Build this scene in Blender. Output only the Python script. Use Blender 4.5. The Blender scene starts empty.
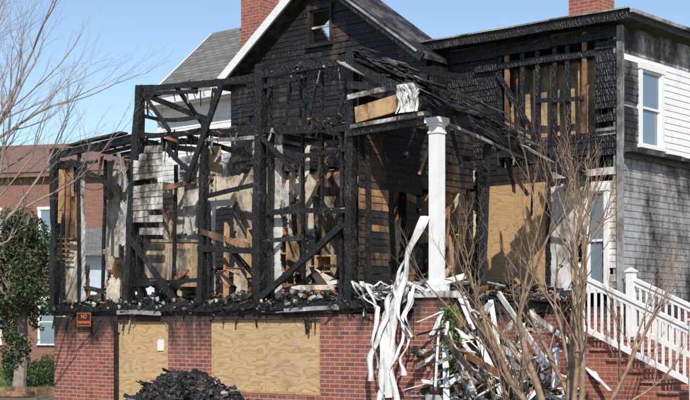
import bpy, math, random
from mathutils import Vector, Matrix, noise
random.seed(7)
R=random.random
def rr(a,b): return a+(b-a)*random.random()

# ---------------------------------------------------------------- materials
def newmat(name):
    m=bpy.data.materials.new(name); m.use_nodes=True
    nt=m.node_tree; nt.nodes.clear()
    out=nt.nodes.new('ShaderNodeOutputMaterial'); b=nt.nodes.new('ShaderNodeBsdfPrincipled')
    nt.links.new(b.outputs[0],out.inputs[0])
    return m,nt,b
def N(nt,t,**kw):
    n=nt.nodes.new(t)
    for k,v in kw.items(): setattr(n,k,v)
    return n
def coords(nt,scale=(1,1,1),kind='Object'):
    tc=nt.nodes.new('ShaderNodeTexCoord'); mp=nt.nodes.new('ShaderNodeMapping')
    mp.inputs['Scale'].default_value=scale
    nt.links.new(tc.outputs[kind],mp.inputs[0]); return mp.outputs[0]
def noi(nt,co,scale,detail=4,rough=.6):
    n=N(nt,'ShaderNodeTexNoise'); n.inputs['Scale'].default_value=scale
    n.inputs['Detail'].default_value=min(detail,5); n.inputs['Roughness'].default_value=rough
    nt.links.new(co,n.inputs['Vector']); return n.outputs[0]
def ramp(nt,fac,stops):
    r=nt.nodes.new('ShaderNodeValToRGB'); e=r.color_ramp.elements
    while len(e)<len(stops): e.new(.5)
    for el,(p,c) in zip(e,stops):
        el.position=p
        el.color=(c,c,c,1) if isinstance(c,(int,float)) else (*c,1)
    nt.links.new(fac,r.inputs[0]); return r.outputs[0]
def mix(nt,fac,a,b,mode='MIX'):
    m=nt.nodes.new('ShaderNodeMix'); m.data_type='RGBA'; m.blend_type=mode
    if isinstance(fac,(int,float)): m.inputs[0].default_value=fac
    else: nt.links.new(fac,m.inputs[0])
    for s,v in ((6,a),(7,b)):
        if isinstance(v,(tuple,list)): m.inputs[s].default_value=(*v,1) if len(v)==3 else v
        else: nt.links.new(v,m.inputs[s])
    return m.outputs[2]
def mth(nt,op,a,b=0,clamp=False):
    m=nt.nodes.new('ShaderNodeMath'); m.operation=op; m.use_clamp=clamp
    for i,v in enumerate((a,b)):
        if isinstance(v,(int,float)): m.inputs[i].default_value=v
        else: nt.links.new(v,m.inputs[i])
    return m.outputs[0]
def bump(nt,b,h,st=.5,dist=.02):
    n=nt.nodes.new('ShaderNodeBump'); n.inputs['Strength'].default_value=st; n.inputs['Distance'].default_value=dist
    nt.links.new(h,n.inputs['Height']); nt.links.new(n.outputs[0],b.inputs['Normal'])

def char_color(nt,n1,n2,ashv=.6):
    base=ramp(nt,n2,[(.3,(.004,.004,.0045)),(.55,(.010,.0095,.010)),(.75,(.030,.028,.027))])
    ash=ramp(nt,n1,[(.58,0),(.72,ashv)])
    a2=mth(nt,'MULTIPLY',ash,ramp(nt,n2,[(.45,0),(.62,1)]))
    return mix(nt,a2,base,(.12,.115,.11))
def M_char(name='charred_wood'):
    m,nt,b=newmat(name); co=coords(nt)
    n1=noi(nt,co,2.2,4,.7)
    c=char_color(nt,n1,noi(nt,co,14,4,.7))
    v=N(nt,'ShaderNodeTexVoronoi',feature='DISTANCE_TO_EDGE'); v.inputs['Scale'].default_value=24
    nt.links.new(coords(nt,(1,1,.6)),v.inputs['Vector'])
    crack=ramp(nt,v.outputs['Distance'],[(0,1),(.05,0)])
    c=mix(nt,mth(nt,'MULTIPLY',crack,ramp(nt,n1,[(.45,0),(.62,.6)])),c,(.16,.155,.15))
    nt.links.new(c,b.inputs['Base Color'])
    h=ramp(nt,v.outputs['Distance'],[(0,0),(.12,1)])
    b.inputs['Roughness'].default_value=.42
    bump(nt,b,h,.55,.012); return m
def M_scorch(name,col,thr,col2=None,soft=.10,rough=.6,scale=1.3,streak=(1,1,.45),bstr=.3,brown=.75):
    m,nt,b=newmat(name); co=coords(nt); cs=coords(nt,streak)
    n1=noi(nt,cs,scale,5,.72); fine=noi(nt,co,22,3,.7)
    f=mth(nt,'ADD',mth(nt,'MULTIPLY',n1,.85),mth(nt,'MULTIPLY',fine,.15))
    p=.32+.36*(1-thr)
    k=ramp(nt,f,[(max(p-soft,0),0),(p+soft*.6,1)])
    edge=ramp(nt,f,[(max(p-soft*1.6,0),0),(p,1)])
    if col2 is None: col2=tuple(c*.72 for c in col)
    n5=noi(nt,co,5,3,.7)
    c0=mix(nt,ramp(nt,n5,[(.35,0),(.65,1)]),col,col2)
    c0=mix(nt,mth(nt,'MULTIPLY',edge,brown),c0,(.17,.10,.055))
    c=mix(nt,k,c0,char_color(nt,n5,fine))
    nt.links.new(c,b.inputs['Base Color']); b.inputs['Roughness'].default_value=rough
    bump(nt,b,fine,bstr,.01); return m
def M_plain(name,col,rough=.6,var=.25,scale=8,bs=.2):
    m,nt,b=newmat(name); co=coords(nt)
    n=noi(nt,co,scale,4,.65)
    c=mix(nt,ramp(nt,n,[(.3,0),(.7,1)]),tuple(x*(1-var) for x in col),tuple(min(x*(1+var),1) for x in col))
    nt.links.new(c,b.inputs['Base Color']); b.inputs['Roughness'].default_value=rough
    bump(nt,b,noi(nt,co,scale*6,2,.6),bs,.01); return m
def M_brick(name,c1,c2,mortar,soot=True,bw=.215,bh=.072,ms=.009):
    m,nt,b=newmat(name); co=coords(nt,kind='UV'); oc=coords(nt)
    br=N(nt,'ShaderNodeTexBrick'); br.inputs['Scale'].default_value=1
    br.inputs['Brick Width'].default_value=bw; br.inputs['Row Height'].default_value=bh
    br.inputs['Mortar Size'].default_value=ms; br.inputs['Mortar Smooth'].default_value=.15
    br.inputs['Color1'].default_value=(*c1,1); br.inputs['Color2'].default_value=(*c2,1); br.inputs['Mortar'].default_value=(*mortar,1)
    nt.links.new(co,br.inputs['Vector'])
    c=br.outputs['Color']
    c=mix(nt,.6,c,ramp(nt,noi(nt,oc,9,5,.7),[(.25,.4),(.7,1.0)]),'MULTIPLY')
    if soot:
        sp=nt.nodes.new('ShaderNodeSeparateXYZ'); nt.links.new(oc,sp.inputs[0])
        zz=mth(nt,'MULTIPLY',mth(nt,'SUBTRACT',sp.outputs[2],1.25),.42)
        left=mth(nt,'MULTIPLY',mth(nt,'ADD',sp.outputs[0],2.4),-.16)
        leftc=mth(nt,'MINIMUM',mth(nt,'MAXIMUM',left,-.05),.12)
        f=mth(nt,'ADD',mth(nt,'ADD',noi(nt,coords(nt,(1,1,.4)),1.8,5,.7),zz),leftc)
        c=mix(nt,ramp(nt,f,[(.56,0),(.80,.93)]),c,(.02,.018,.017))
        eff=noi(nt,oc,3.1,5,.7)
        c=mix(nt,ramp(nt,eff,[(.58,0),(.78,.35)]),c,(.45,.4,.36))
    nt.links.new(c,b.inputs['Base Color']); b.inputs['Roughness'].default_value=.85
    h=mth(nt,'ADD',mth(nt,'MULTIPLY',br.outputs['Fac'],-1),mth(nt,'MULTIPLY',noi(nt,oc,60,3,.6),.4))
    bump(nt,b,h,.7,.012); return m
def M_ply(name,tint=(1,1,1)):
    m,nt,b=newmat(name); g=coords(nt,(1.2,16,1),'UV'); oc=coords(nt)
    grain=noi(nt,g,3.0,5,.75)
    cath=noi(nt,coords(nt,(.7,2.6,1),'UV'),1.3,2,.5)
    w=mth(nt,'FRACT',mth(nt,'MULTIPLY',cath,11))
    wl=ramp(nt,w,[(0,.0),(.6,.3),(.93,1),(1,0)])
    T=lambda a,bb,c:(a*tint[0],bb*tint[1],c*tint[2])
    c=ramp(nt,grain,[(.3,T(.45,.29,.145)),(.7,T(.70,.50,.28))])
    c=mix(nt,mth(nt,'MULTIPLY',wl,.75),c,T(.36,.20,.085))
    v=N(nt,'ShaderNodeTexVoronoi'); v.inputs['Scale'].default_value=2.6; nt.links.new(coords(nt,(1,2,1),'UV'),v.inputs['Vector'])
    c=mix(nt,ramp(nt,v.outputs['Distance'],[(.03,.85),(.07,0)]),c,(.14,.07,.03))
    s=noi(nt,oc,1.7,5,.7)
    c=mix(nt,ramp(nt,s,[(.5,0),(.74,.45)]),c,(.30,.23,.17))
    nt.links.new(c,b.inputs['Base Color']); b.inputs['Roughness'].default_value=.7
    bump(nt,b,grain,.25,.004); return m
def M_shingle(name,c1,c2):
    m,nt,b=newmat(name); co=coords(nt,kind='UV'); oc=coords(nt)
    br=N(nt,'ShaderNodeTexBrick'); br.inputs['Scale'].default_value=1
    br.inputs['Brick Width'].default_value=.3; br.inputs['Row Height'].default_value=.13
    br.inputs['Mortar Size'].default_value=.008; br.inputs['Color1'].default_value=(*c1,1)
    br.inputs['Color2'].default_value=(*c2,1); br.inputs['Mortar'].default_value=(.04,.04,.04,1)
    nt.links.new(co,br.inputs['Vector'])
    c=mix(nt,.5,br.outputs['Color'],ramp(nt,noi(nt,oc,6,5,.75),[(.3,.5),(.7,1)]),'MULTIPLY')
    nt.links.new(c,b.inputs['Base Color']); b.inputs['Roughness'].default_value=.9
    bump(nt,b,br.outputs['Fac'],-.5,.012); return m

CH=M_char()
WS=M_scorch('scorched_white_siding',(.80,.79,.75),.30)
WSL=M_scorch('smoke_stained_white_siding',(.86,.86,.84),.0,(.76,.76,.74),brown=.3)
WST=M_scorch('fire_blackened_white_siding',(.80,.80,.78),.50,scale=1.0)
GS=M_scorch('smoke_gray_siding',(.40,.40,.40),.30,(.25,.25,.255),brown=.3)
PL=M_scorch('burned_plaster',(.74,.68,.57),.24,(.50,.41,.30))
PLD=M_scorch('dark_plaster',(.44,.38,.31),.50)
TW=M_scorch('half_burned_timber',(.46,.25,.12),.34,(.28,.14,.065),scale=2.2)
TN=M_scorch('raw_timber',(.60,.39,.20),.10,(.44,.26,.13),scale=2.5)
TNI=M_scorch('tan_interior_board',(.58,.43,.26),.24,(.38,.26,.15),scale=1.6)
RUST=M_scorch('rusty_metal_sheet',(.34,.13,.055),.30,(.22,.09,.045),scale=3)
INS=M_scorch('scorched_insulation',(.62,.50,.34),.30,(.46,.33,.20),scale=3,bstr=1)
DK=M_scorch('charred_siding',(.042,.039,.037),.72,(.023,.023,.024),scale=1.5)
WH=M_scorch('white_trim_paint',(.82,.82,.81),.02,(.76,.76,.75),soft=.06,bstr=.1)
VN=M_scorch('melted_white_vinyl',(.82,.82,.81),.06,(.66,.66,.65),rough=.4,scale=2.5,brown=.4)
BR=M_brick('sooty_red_brick',(.46,.125,.075),(.27,.07,.045),(.42,.38,.34))
BRC=M_brick('chimney_brick',(.45,.13,.08),(.32,.085,.055),(.38,.30,.26),False)
PY=M_ply('plywood'); PY2=M_ply('plywood_worn',(.92,.86,.82))
SHG=M_shingle('gray_asphalt_shingle',(.15,.145,.14),(.22,.215,.205))
SHB=M_scorch('burned_shingle',(.15,.14,.135),.55,(.08,.08,.08),scale=3,brown=.2)
GU=M_plain('white_gutter',(.76,.77,.78),.4,.06)
FARW=M_plain('pale_blue_gray_siding',(.36,.41,.46),.6,.1)
ml,nt,b=newmat('window_glass'); b.inputs['Base Color'].default_value=(.16,.22,.28,1); b.inputs['Roughness'].default_value=.06; b.inputs['Specular IOR Level'].default_value=.9
GL=ml
ASH=M_scorch('ash_debris',(.22,.21,.20),.62,(.13,.12,.115),scale=7,brown=.3)

# ---------------------------------------------------------------- mesh builder
class MB:
    def __init__(s): s.v=[];s.f=[];s.m=[];s.mats=[]
    def mi(s,mat):
        if mat not in s.mats: s.mats.append(mat)
        return s.mats.index(mat)
    def face(s,pts,mat):
        i=len(s.v); s.v+= [Vector(p) for p in pts]; s.f.append(tuple(range(i,i+len(pts)))); s.m.append(s.mi(mat))
    def hexa(s,c,mat):
        i=len(s.v); s.v+=[Vector(p) for p in c]; k=s.mi(mat)
        for f in ((0,3,2,1),(4,5,6,7),(0,1,5,4),(1,2,6,5),(2,3,7,6),(3,0,4,7)):
            s.f.append(tuple(i+a for a in f)); s.m.append(k)
    def box(s,a,b,mat):
        x0,x1=sorted((a[0],b[0]));y0,y1=sorted((a[1],b[1]));z0,z1=sorted((a[2],b[2]))
        s.hexa([(x0,y0,z0),(x1,y0,z0),(x1,y1,z0),(x0,y1,z0),(x0,y0,z1),(x1,y0,z1),(x1,y1,z1),(x0,y1,z1)],mat)
    def obox(s,o,ex,ey,ez,mat):
        o=Vector(o);ex=Vector(ex);ey=Vector(ey);ez=Vector(ez)
        s.hexa([o,o+ex,o+ex+ey,o+ey,o+ez,o+ex+ez,o+ex+ey+ez,o+ey+ez],mat)
    def lump(s,c,r,mat):
        q=Matrix.Rotation(rr(0,6),3,Vector((rr(-1,1),rr(-1,1),rr(-1,1))).normalized())
        pts=[]
        for sz in (-1,1):
            for sx,sy in ((-1,-1),(1,-1),(1,1),(-1,1)):
                pts.append(Vector(c)+q@(Vector((sx*rr(.4,1),sy*rr(.4,1),sz*rr(.3,.8)))*r))
        s.hexa(pts,mat)
    def beam(s,p1,p2,w,h,mat,rough=0,seg=None,t2=1.0,twist=0,sag=0,split=False):
        p1=Vector(p1);p2=Vector(p2);d=p2-p1;L=d.length
        if L<1e-4: return
        d/=L; ref=Vector((1,0,0)) if abs(d.z)>.85 else Vector((0,0,1))
        sd=d.cross(ref).normalized(); up=sd.cross(d).normalized()
        if twist:
            q=Matrix.Rotation(twist,3,d); sd=q@sd; up=q@up
        if seg is None: seg=max(1,int(L/.13)) if rough else 1
        k=s.mi(mat); base=len(s.v); ph=rr(0,50)
        r=rough*.5
        for i in range(seg+1):
            t=i/seg; c=p1+d*(L*t); tt=1+(t2-1)*t
            if rough:
                bow=.035*rough*min(1,L)*4*t*(1-t)
                c=c+sd*noise.noise(Vector((t*L*.9,ph,0)))*bow*2+up*noise.noise(Vector((t*L*.9,ph,9)))*bow*2
            c=c-Vector((0,0,1))*sag*4*t*(1-t)
            er=1-rough*1.1*max(0,noise.noise(Vector((t*L*2.2,ph,4))))
            if split and i==seg: er*=.35
            for j,(a,bb) in enumerate(((-1,-1),(1,-1),(1,1),(-1,1))):
                e=(1-r*R()*.5)*er
                s.v.append(c+sd*(a*w/2*tt*e)+up*(bb*h/2*tt*e)+d*(rough*.06*(R()-.5) if 0<i<seg else rough*.25*(R()-.5)*min(w,h)*3))
        for i in range(seg):
            for j in range(4):
                a=base+i*4+j; b2=base+i*4+(j+1)%4
                s.f.append((a,b2,b2+4,a+4)); s.m.append(k)
        s.f.append((base,base+3,base+2,base+1)); s.m.append(k)
        e=base+seg*4; s.f.append((e,e+1,e+2,e+3)); s.m.append(k)
    def ragged(s,o,ex,ez,w,h,mat,keep=.0,freq=1.6,cell=.035,curl=.03,edge=.25,seed=None):
        o=Vector(o);ex=Vector(ex).normalized();ez=Vector(ez).normalized();n=ex.cross(ez)
        sx=Vector((rr(0,99),rr(0,99),rr(0,99))) if seed is None else Vector((seed,seed*1.7,3))
        nx=max(2,int(w/cell));nz=max(2,int(h/cell)); k=s.mi(mat); base=len(s.v)
        for j in range(nz+1):
            for i in range(nx+1):
                a=w*i/nx;bq=h*j/nz
                q=noise.noise(Vector((a*2,bq*2,0))+sx)
                s.v.append(o+ex*(a+rr(-.42,.42)*cell)+ez*(bq+rr(-.42,.42)*cell)+n*(q*curl))
        for j in range(nz):
            for i in range(nx):
                b0=base+j*(nx+1)+i
                for tri,(ox,oz) in (((b0,b0+1,b0+nx+2),(.66,.33)),((b0,b0+nx+2,b0+nx+1),(.33,.66))):
                    a=(i+ox)/nx;c=(j+oz)/nz
                    e=min(a*w,(1-a)*w,c*h,(1-c)*h)
                    q=noise.fractal(Vector((a*w*freq,c*h*freq,0))+sx,1.0,2.0,4)
                    if q+keep+.55-max(0,edge-e)/max(edge,1e-3)*.9>0:
                        s.f.append(tri); s.m.append(k)
    def obj(s,name,parent=None,smooth=False):
        me=bpy.data.meshes.new(name); me.from_pydata([tuple(v) for v in s.v],[],s.f)
        for m in s.mats: me.materials.append(m)
        me.polygons.foreach_set('material_index',s.m)
        uv=me.uv_layers.new(name='UVMap')
        dat=[0.0]*(2*len(me.loops))
        for p in me.polygons:
            n=p.normal; ax,ay,az=abs(n.x),abs(n.y),abs(n.z)
            for li in p.loop_indices:
                c=me.vertices[me.loops[li].vertex_index].co
                if az>=.85: a=(c.x,c.y)
                elif ay>=ax: a=(c.x,c.z*(1 if az<.3 else 1.3))
                else: a=(c.y,c.z*(1 if az<.3 else 1.3))
                dat[2*li]=a[0];dat[2*li+1]=a[1]
        uv.data.foreach_set('uv',dat)
        if smooth: me.polygons.foreach_set('use_smooth',[True]*len(me.polygons))
        me.update()
        ob=bpy.data.objects.new(name,me); bpy.context.collection.objects.link(ob)
        if parent: ob.parent=parent
        return ob
def empty(name,loc=(0,0,0),rz=0):
    e=bpy.data.objects.new(name,None); e.location=loc; e.rotation_euler=(0,0,rz)
    bpy.context.collection.objects.link(e); return e
HLOC=(1.382,21.5,0); HROT=math.atan2(-.6527,.7576)
HM=Matrix.Translation(HLOC)@Matrix.Rotation(HROT,4,'Z')
def p(u,v,z): return Vector((-u,v,z))    # house frame: u = along front to the left, v = back
house=empty('burned_house',HLOC,HROT)

# ---------------------------------------------------------------- siding
def siding(mb,axis,a0,a1,z0,z1,c,out,mat,holes=(),miss=None,clip=None,step=.115,droop=.02):
    z=z0
    while z<z1-.02:
        lo,hi=a0,a1
        if clip: lo,hi=clip(z+step*.5,a0,a1)
        ivs=[(lo,hi)] if hi>lo else []
        for (h0,h1,g0,g1) in holes:
            if z+step>g0 and z<g1-.01:
                nv=[]
                for s0,e0 in ivs:
                    if h0>s0: nv.append((s0,min(e0,h0)))
                    if h1<e0: nv.append((max(s0,h1),e0))
                ivs=[q for q in nv if q[1]-q[0]>.02]
        for s0,e0 in ivs:
            a=s0
            while a<e0-.01:
                L=rr(.35,1.6) if droop>.01 else rr(1.5,3); b2=min(e0,a+L)
                if e0-b2<.15: b2=e0
                mm=mat(a*.5+b2*.5,z) if callable(mat) else mat
                if not(miss and R()<miss((a+b2)/2,z)):
                    dz1=rr(-1,1)*droop*.4; dz2=rr(-1,1)*droop*.4
                    if miss and droop>.01 and R()<.06: dz2-=rr(.02,.12)
                    ob,ot,ib=.020+rr(0,.006)*(droop>.01),.008,-.004
                    def P(aa,off,zz):
                        return p(aa,c-off,zz) if axis=='u' else p(c-off,aa,zz)
                    zt=step+.012; g=.002
                    j0=rr(0,.05) if miss and a>s0 and R()<.3 and droop>.01 else 0
                    mb.hexa([P(a+g,ob,z+dz1),P(b2-g,ob,z+dz2),P(b2-g,ib,z+dz2),P(a+g,ib,z+dz1),
                             P(a+g+j0,ot,z+zt+dz1),P(b2-g,ot,z+zt+dz2),P(b2-g,ib,z+zt+dz2),P(a+g+j0,ib,z+zt+dz1)],mm)
                a=b2
        z+=step
def window(mb,o,ex,n,w,h,frame=WH,glass=GL,broken=False,cas=.09):
    o=Vector(o);ex=Vector(ex).normalized();n=Vector(n).normalized();ez=Vector((0,0,1))
    def bx(a,bq,c,d,n0,n1,m): mb.obox(o+ex*a+ez*c+n*n0,ex*(bq-a),n*(n1-n0),ez*(d-c),m)
    bx(-cas,0,-.0,h,-.02,.05,frame); bx(w,w+cas,0,h,-.02,.05,frame)
    bx(-cas-.02,w+cas+.02,h,h+cas*1.3,-.02,.065,frame); bx(-cas-.04,w+cas+.04,-.06,0,-.02,.09,frame)
    sf=.04
    for (z0,z1,d) in ((0,h*.5+.02,-.045),(h*.5-.02,h,-.02)):
        bx(0,sf,z0,z1,d,d+.03,frame);bx(w-sf,w,z0,z1,d,d+.03,frame)
        bx(sf,w-sf,z0,z0+sf,d,d+.03,frame);bx(sf,w-sf,z1-sf,z1,d,d+.03,frame)
        if not broken: bx(sf,w-sf,z0+sf,z1-sf,d+.01,d+.018,glass)

# ---------------------------------------------------------------- brick base
mb=MB(); T=.22; ZB=1.86
def fseg(u0,u1,z0,z1,dv=0,m=BR): mb.box(p(u0,dv,z0),p(u1,dv+T,z1),m)
fseg(9.4,7.56,0,ZB); fseg(7.56,6.07,1.76,ZB); fseg(6.07,5.0,0,ZB)
fseg(5.0,2.37,1.78,ZB); fseg(5.0,2.37,0,.52); fseg(2.37,.36,0,ZB)
fseg(.36,-.16,0,2.1,-.07); mb.box(p(.40,-.11,2.1),p(-.20,.42,2.2),WS)
fseg(8.62,8.2,0,1.84,-.06); fseg(7.95,7.62,0,1.84,-.06)
mb.box(p(.22,.15,0),p(-.0,.9,ZB),BR); mb.box(p(.22,.9,0),p(0,1.9,.7),BR); mb.box(p(.22,1.9,0),p(0,2.4,ZB),BR)
mb.box(p(.22,2.4,0),p(0,3.3,.6),BR); mb.box(p(.22,3.3,0),p(0,4.0,ZB),BR)
mb.box(p(9.4,.22,0),p(9.18,3.4,ZB),BR)
mb.box(p(.0,4.0,0),p(-.93,4.2,2.0),BR); mb.box(p(-.73,4.2,0),p(-.93,10,2.0),BR)
mb.box(p(9,3.2,0),p(.4,3.35,ZB),CH)
mb.obj('brick_foundation',house)
mb=MB()
mb.box(p(7.55,.05,-.02),p(6.85,.07,1.755),PY); mb.box(p(6.845,.053,-.02),p(6.08,.073,1.755),PY)
mb.box(p(4.99,.05,.525),p(3.66,.07,1.775),PY); mb.box(p(3.652,.055,.525),p(2.38,.075,1.775),PY)
mb.box(p(4.99,.0,.50),p(2.38,.05,.56),PY2)
mb.box(p(7.58,-.012,0),p(7.5,.05,1.76),CH)
mb.box(p(6.4,.035,1.22),p(6.24,.049,1.42),WH)
for u0,u1 in ((4.97,2.4),(7.5,6.1)):
    n=int((u0-u1)/.3)
    for i in range(n+1):
        for z in (.58,1.74): 
            u=u0-.02-i*.3; mb.box(p(u,.044,z),p(u-.012,.05,z+.012),CH)
mb.obj('foundation_plywood',house)

# ---------------------------------------------------------------- porch deck / sills
mb=MB()
for u in [x*.14 for x in range(2,68)]:
    if R()<.93: mb.beam(p(u,.02+rr(-.03,.1),2.10+rr(-.02,.02)),p(u,3.4,2.10+rr(-.02,.02)),.13,.03,CH,.2,12)
mb.beam(p(9.45,.08,1.98),p(.4,.08,1.96),.18,.22,CH,.45,90)
mb.beam(p(9.5,-.05,2.03),p(4.6,-.04,1.99),.05,.16,CH,.6,60)
mb.beam(p(4.5,-.05,2.0),p(.45,-.05,2.0),.05,.14,CH,.7,50)
mb.beam(p(7.4,-.07,1.93),p(6.2,-.07,1.9),.04,.08,GS,.4); mb.beam(p(3.1,-.07,1.93),p(1.9,-.07,1.96),.04,.07,GS,.4)
mb.beam(p(0.12,.1,1.97),p(.12,4,1.97),.16,.2,CH,.4,40)
for v in [x*.14 for x in range(1,29)]:
    mb.beam(p(1.8,v,2.1),p(-.05+rr(-.06,.1),v,2.1),.03,.12,CH,.2,6,twist=1.57)
mb.box(p(9.3,.3,1.86),p(.3,3.3,1.9),CH)
mb.obj('porch_deck',house)

# ---------------------------------------------------------------- porch framing
mb=MB()
def post(u,z0,z1,w,v=0.05,u2=None,rough=.36,m=CH,t2=.9,d=None,**k): mb.beam(p(u,v,z0),p(u if u2 is None else u2,v,z1),w,d or w,m,rough,t2=t2,**k)
post(9.45,1.9,5.2,.17); post(9.2,2.1,3.9,.08,split=True); post(8.75,2.1,5.1,.07,v=.1); post(8.3,2.1,4.9,.06,v=.3,u2=8.2)
post(7.27,1.9,6.15,.19,u2=6.87); post(7.0,2.1,4.9,.09,v=.14,u2=6.98); post(7.5,2.1,4.2,.06,v=.4,split=True)
post(5.25,2.0,5.4,.14,u2=5.15); post(5.05,2.1,3.9,.07,split=True); post(6.2,2.1,5.2,.06,v=.25,u2=6.12); post(5.75,2.1,4.4,.05,v=.5,split=True)
post(3.82,1.9,6.15,.19,u2=3.76); post(3.58,2.1,5.1,.10,v=.1); post(4.4,2.1,5.0,.05,v=.5,u2=4.35); post(3.0,2.1,5.9,.06,v=.3,u2=3.05)
post(1.75,1.9,6.12,.16,u2=1.7); post(1.98,2.1,4.9,.07,v=.1); post(1.5,2.1,4.6,.08,v=.2); post(2.5,3.6,5.9,.05,v=.2)
B=lambda a,c,w=.12,h=.14,m=CH,r=.36,t2=1.,tw=0,sag=0,split=False: mb.beam(p(*a),p(*c),w,h,m,r,t2=t2,twist=tw,sag=sag,split=split)
B((6.95,.05,6.1),(3.7,.05,5.93),.10,.12,sag=.03); B((3.8,.05,5.97),(1.65,.05,5.97),.10,.13)
B((3.9,.02,5.75),(2.7,.02,5.82),.05,.08,split=True); B((6.8,.0,5.98),(5.3,.0,5.85),.04,.07)
B((7.1,.05,5.25),(5.1,.05,5.15),.08,.11,sag=.05); B((5.2,.07,5.12),(1.7,.05,4.88),.09,.14)
B((5.15,.02,4.98),(3.8,.02,4.9),.04,.07,GS); B((3.8,.09,4.6),(1.75,.08,4.55),.05,.08,sag=.06)
B((9.45,.05,5.05),(7.1,.05,5.18),.09,.13); B((9.45,.1,4.78),(8.2,.1,4.85),.05,.07); B((9.4,.05,3.4),(8.7,.05,3.35),.05,.07)
B((5.55,-.03,4.25),(4.65,-.03,5.9),.05,.12); B((6.7,-.02,5.95),(6.0,-.02,5.2),.04,.08)
B((7.15,-.02,3.35),(5.75,-.02,2.02),.06,.12); B((3.8,-.03,2.08),(1.85,-.03,3.3),.07,.11)
B((7.2,.05,4.1),(5.2,.05,4.3),.05,.10,TW); B((5.2,.1,3.98),(3.85,.1,4.12),.05,.08)
B((5.3,.02,3.05),(3.8,.02,2.95),.06,.11); B((3.6,.02,3.6),(1.8,.05,3.55),.05,.10)
B((5.2,.0,3.35),(4.1,.1,3.05),.04,.12,TW); B((7.1,.1,2.45),(5.3,.1,2.5),.05,.08); B((6.9,.1,5.6),(5.4,.2,5.45),.04,.08,sag=.08)
B((6.1,.0,4.9),(5.3,-.02,4.3),.04,.10,split=True); B((3.7,-.02,4.9),(2.9,-.02,4.2),.04,.09,split=True); B((8.9,.0,4.9),(7.4,.0,4.2),.05,.10,split=True)
for i,u in enumerate([6.9,6.3,5.6,5.0,4.4,3.8,3.2,2.6,2.1,1.7]):
    z=rr(4.95,5.1); L=3.4 if u<4.5 else rr(.6,2.2)
    B((u,.05,z),(u+rr(-.08,.08),L,z+rr(-.25,.15)),.045,.12,CH,.35,split=L<3)
for u in [3.6,3.0,2.4,1.9]:
    B((u,.05,5.95),(u+rr(-.1,.1),3.4,6.2+rr(-.2,.3)),.045,.11)
B((6.9,.05,6.0),(6.9,1.9,5.7),.05,.10,split=True); B((5.9,.05,6.0),(6.2,1.2,5.3),.04,.09)
for i in range(17):
    u=rr(1.9,6.9); v=rr(.3,3.0); z=rr(2.2,4.4)
    B((u,v,z),(u+rr(-1,1),v+rr(-.8,.8),z+rr(-.4,1.0)),rr(.04,.05),rr(.07,.13),random.choice([CH,CH,TW,CH,TN]),.2,split=True)
for i in range(6):
    u=rr(1.9,3.7); B((u,.1,rr(4.9,5.1)),(u+rr(-.5,.5),.15,rr(5.5,5.95)),.035,.07)
mb.obj('charred_porch_framing',house)

mb=MB()
for u in [x*.41+1.9 for x in range(0,15)]:
    if R()<.85: mb.beam(p(u,3.45,2.1),p(u+rr(-.05,.05),3.45,4.75),.05,.10,random.choice([CH,CH,TW,TW,TN]),.15)
for u in [2.2,2.65,3.1,3.9,4.4,5.0]:
    if R()<.9: mb.beam(p(u,1.6+rr(-.1,.4),2.1),p(u+rr(-.1,.1),1.6,rr(3.4,4.9)),.05,.09,random.choice([CH,TW,CH,TN]),.2)
for z in (2.15,4.7,3.4): mb.beam(p(7.9,3.45,z),p(1.8,3.45,z),.1,.09,CH,.3)
mb.obj('interior_studs',house)

mb=MB()
mb.box(p(7.9,6.0,1.9),p(1.9,6.1,5.0),CH); mb.box(p(8.0,3.5,1.9),p(7.9,6.1,6.6),CH)
mb.box(p(7.9,3.5,4.75),p(2.7,6.1,4.85),CH); mb.box(p(7.9,3.4,1.95),p(1.7,6.1,2.0),CH)
mb.ragged(p(7.2,4.4,2.1),(1,0,0),(0,0,1),2.4,2.5,PL,keep=.2); mb.ragged(p(4.6,4.4,2.1),(1,0,0),(0,0,1),2.4,2.5,PLD,keep=.1)
mb.beam(p(7.85,3.36,4.62),p(2.7,3.36,4.58),.06,.16,TW,.2)
for i in range(16):
    u=7.7-i*.31; mb.beam(p(u,3.2,4.85),p(u,3.5,4.85),.05,.16,random.choice([CH,CH,TW]),.2)
mb.obj('interior_walls',house)

mb=MB()
EX=Vector((1,0,0));EZ=Vector((0,0,1));EV=Vector((0,1,0))
def rag(u0,v,z0,w,h,m,**k): mb.ragged(p(u0,v,z0),EX,EZ,w,h,m,**k)
def ragv(u,v0,z0,w,h,m,**k): mb.ragged(p(u,v0,z0),EV,EZ,w,h,m,**k)
rag(7.85,1.8,2.15,1.15,2.45,PL,keep=.45,seed=3,edge=.1); rag(6.7,1.82,3.95,.75,.65,PL,keep=.3,seed=4,edge=.08)
rag(5.98,1.8,2.15,1.0,2.5,PL,keep=.28,seed=5,edge=.15); rag(6.6,2.9,2.15,.9,2.4,WS,keep=.4,seed=8)
rag(4.8,2.2,2.9,1.0,1.7,PL,keep=.02); rag(6.95,1.1,3.4,.55,1.4,WS,keep=.1,seed=6)
rag(4.0,2.4,3.0,1.4,1.7,PLD,keep=.1); rag(3.62,.16,2.15,.25,2.9,WS,keep=.22,edge=.08,seed=12)
rag(3.2,1.9,2.2,1.1,1.5,PL,keep=-.05)
ragv(7.6,.3,2.2,1.2,2.3,WS,keep=.1); ragv(5.4,1.0,2.2,1.5,2.0,PL,keep=.1); ragv(3.4,1.0,2.2,1.5,2.3,PLD,keep=.0)
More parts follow.
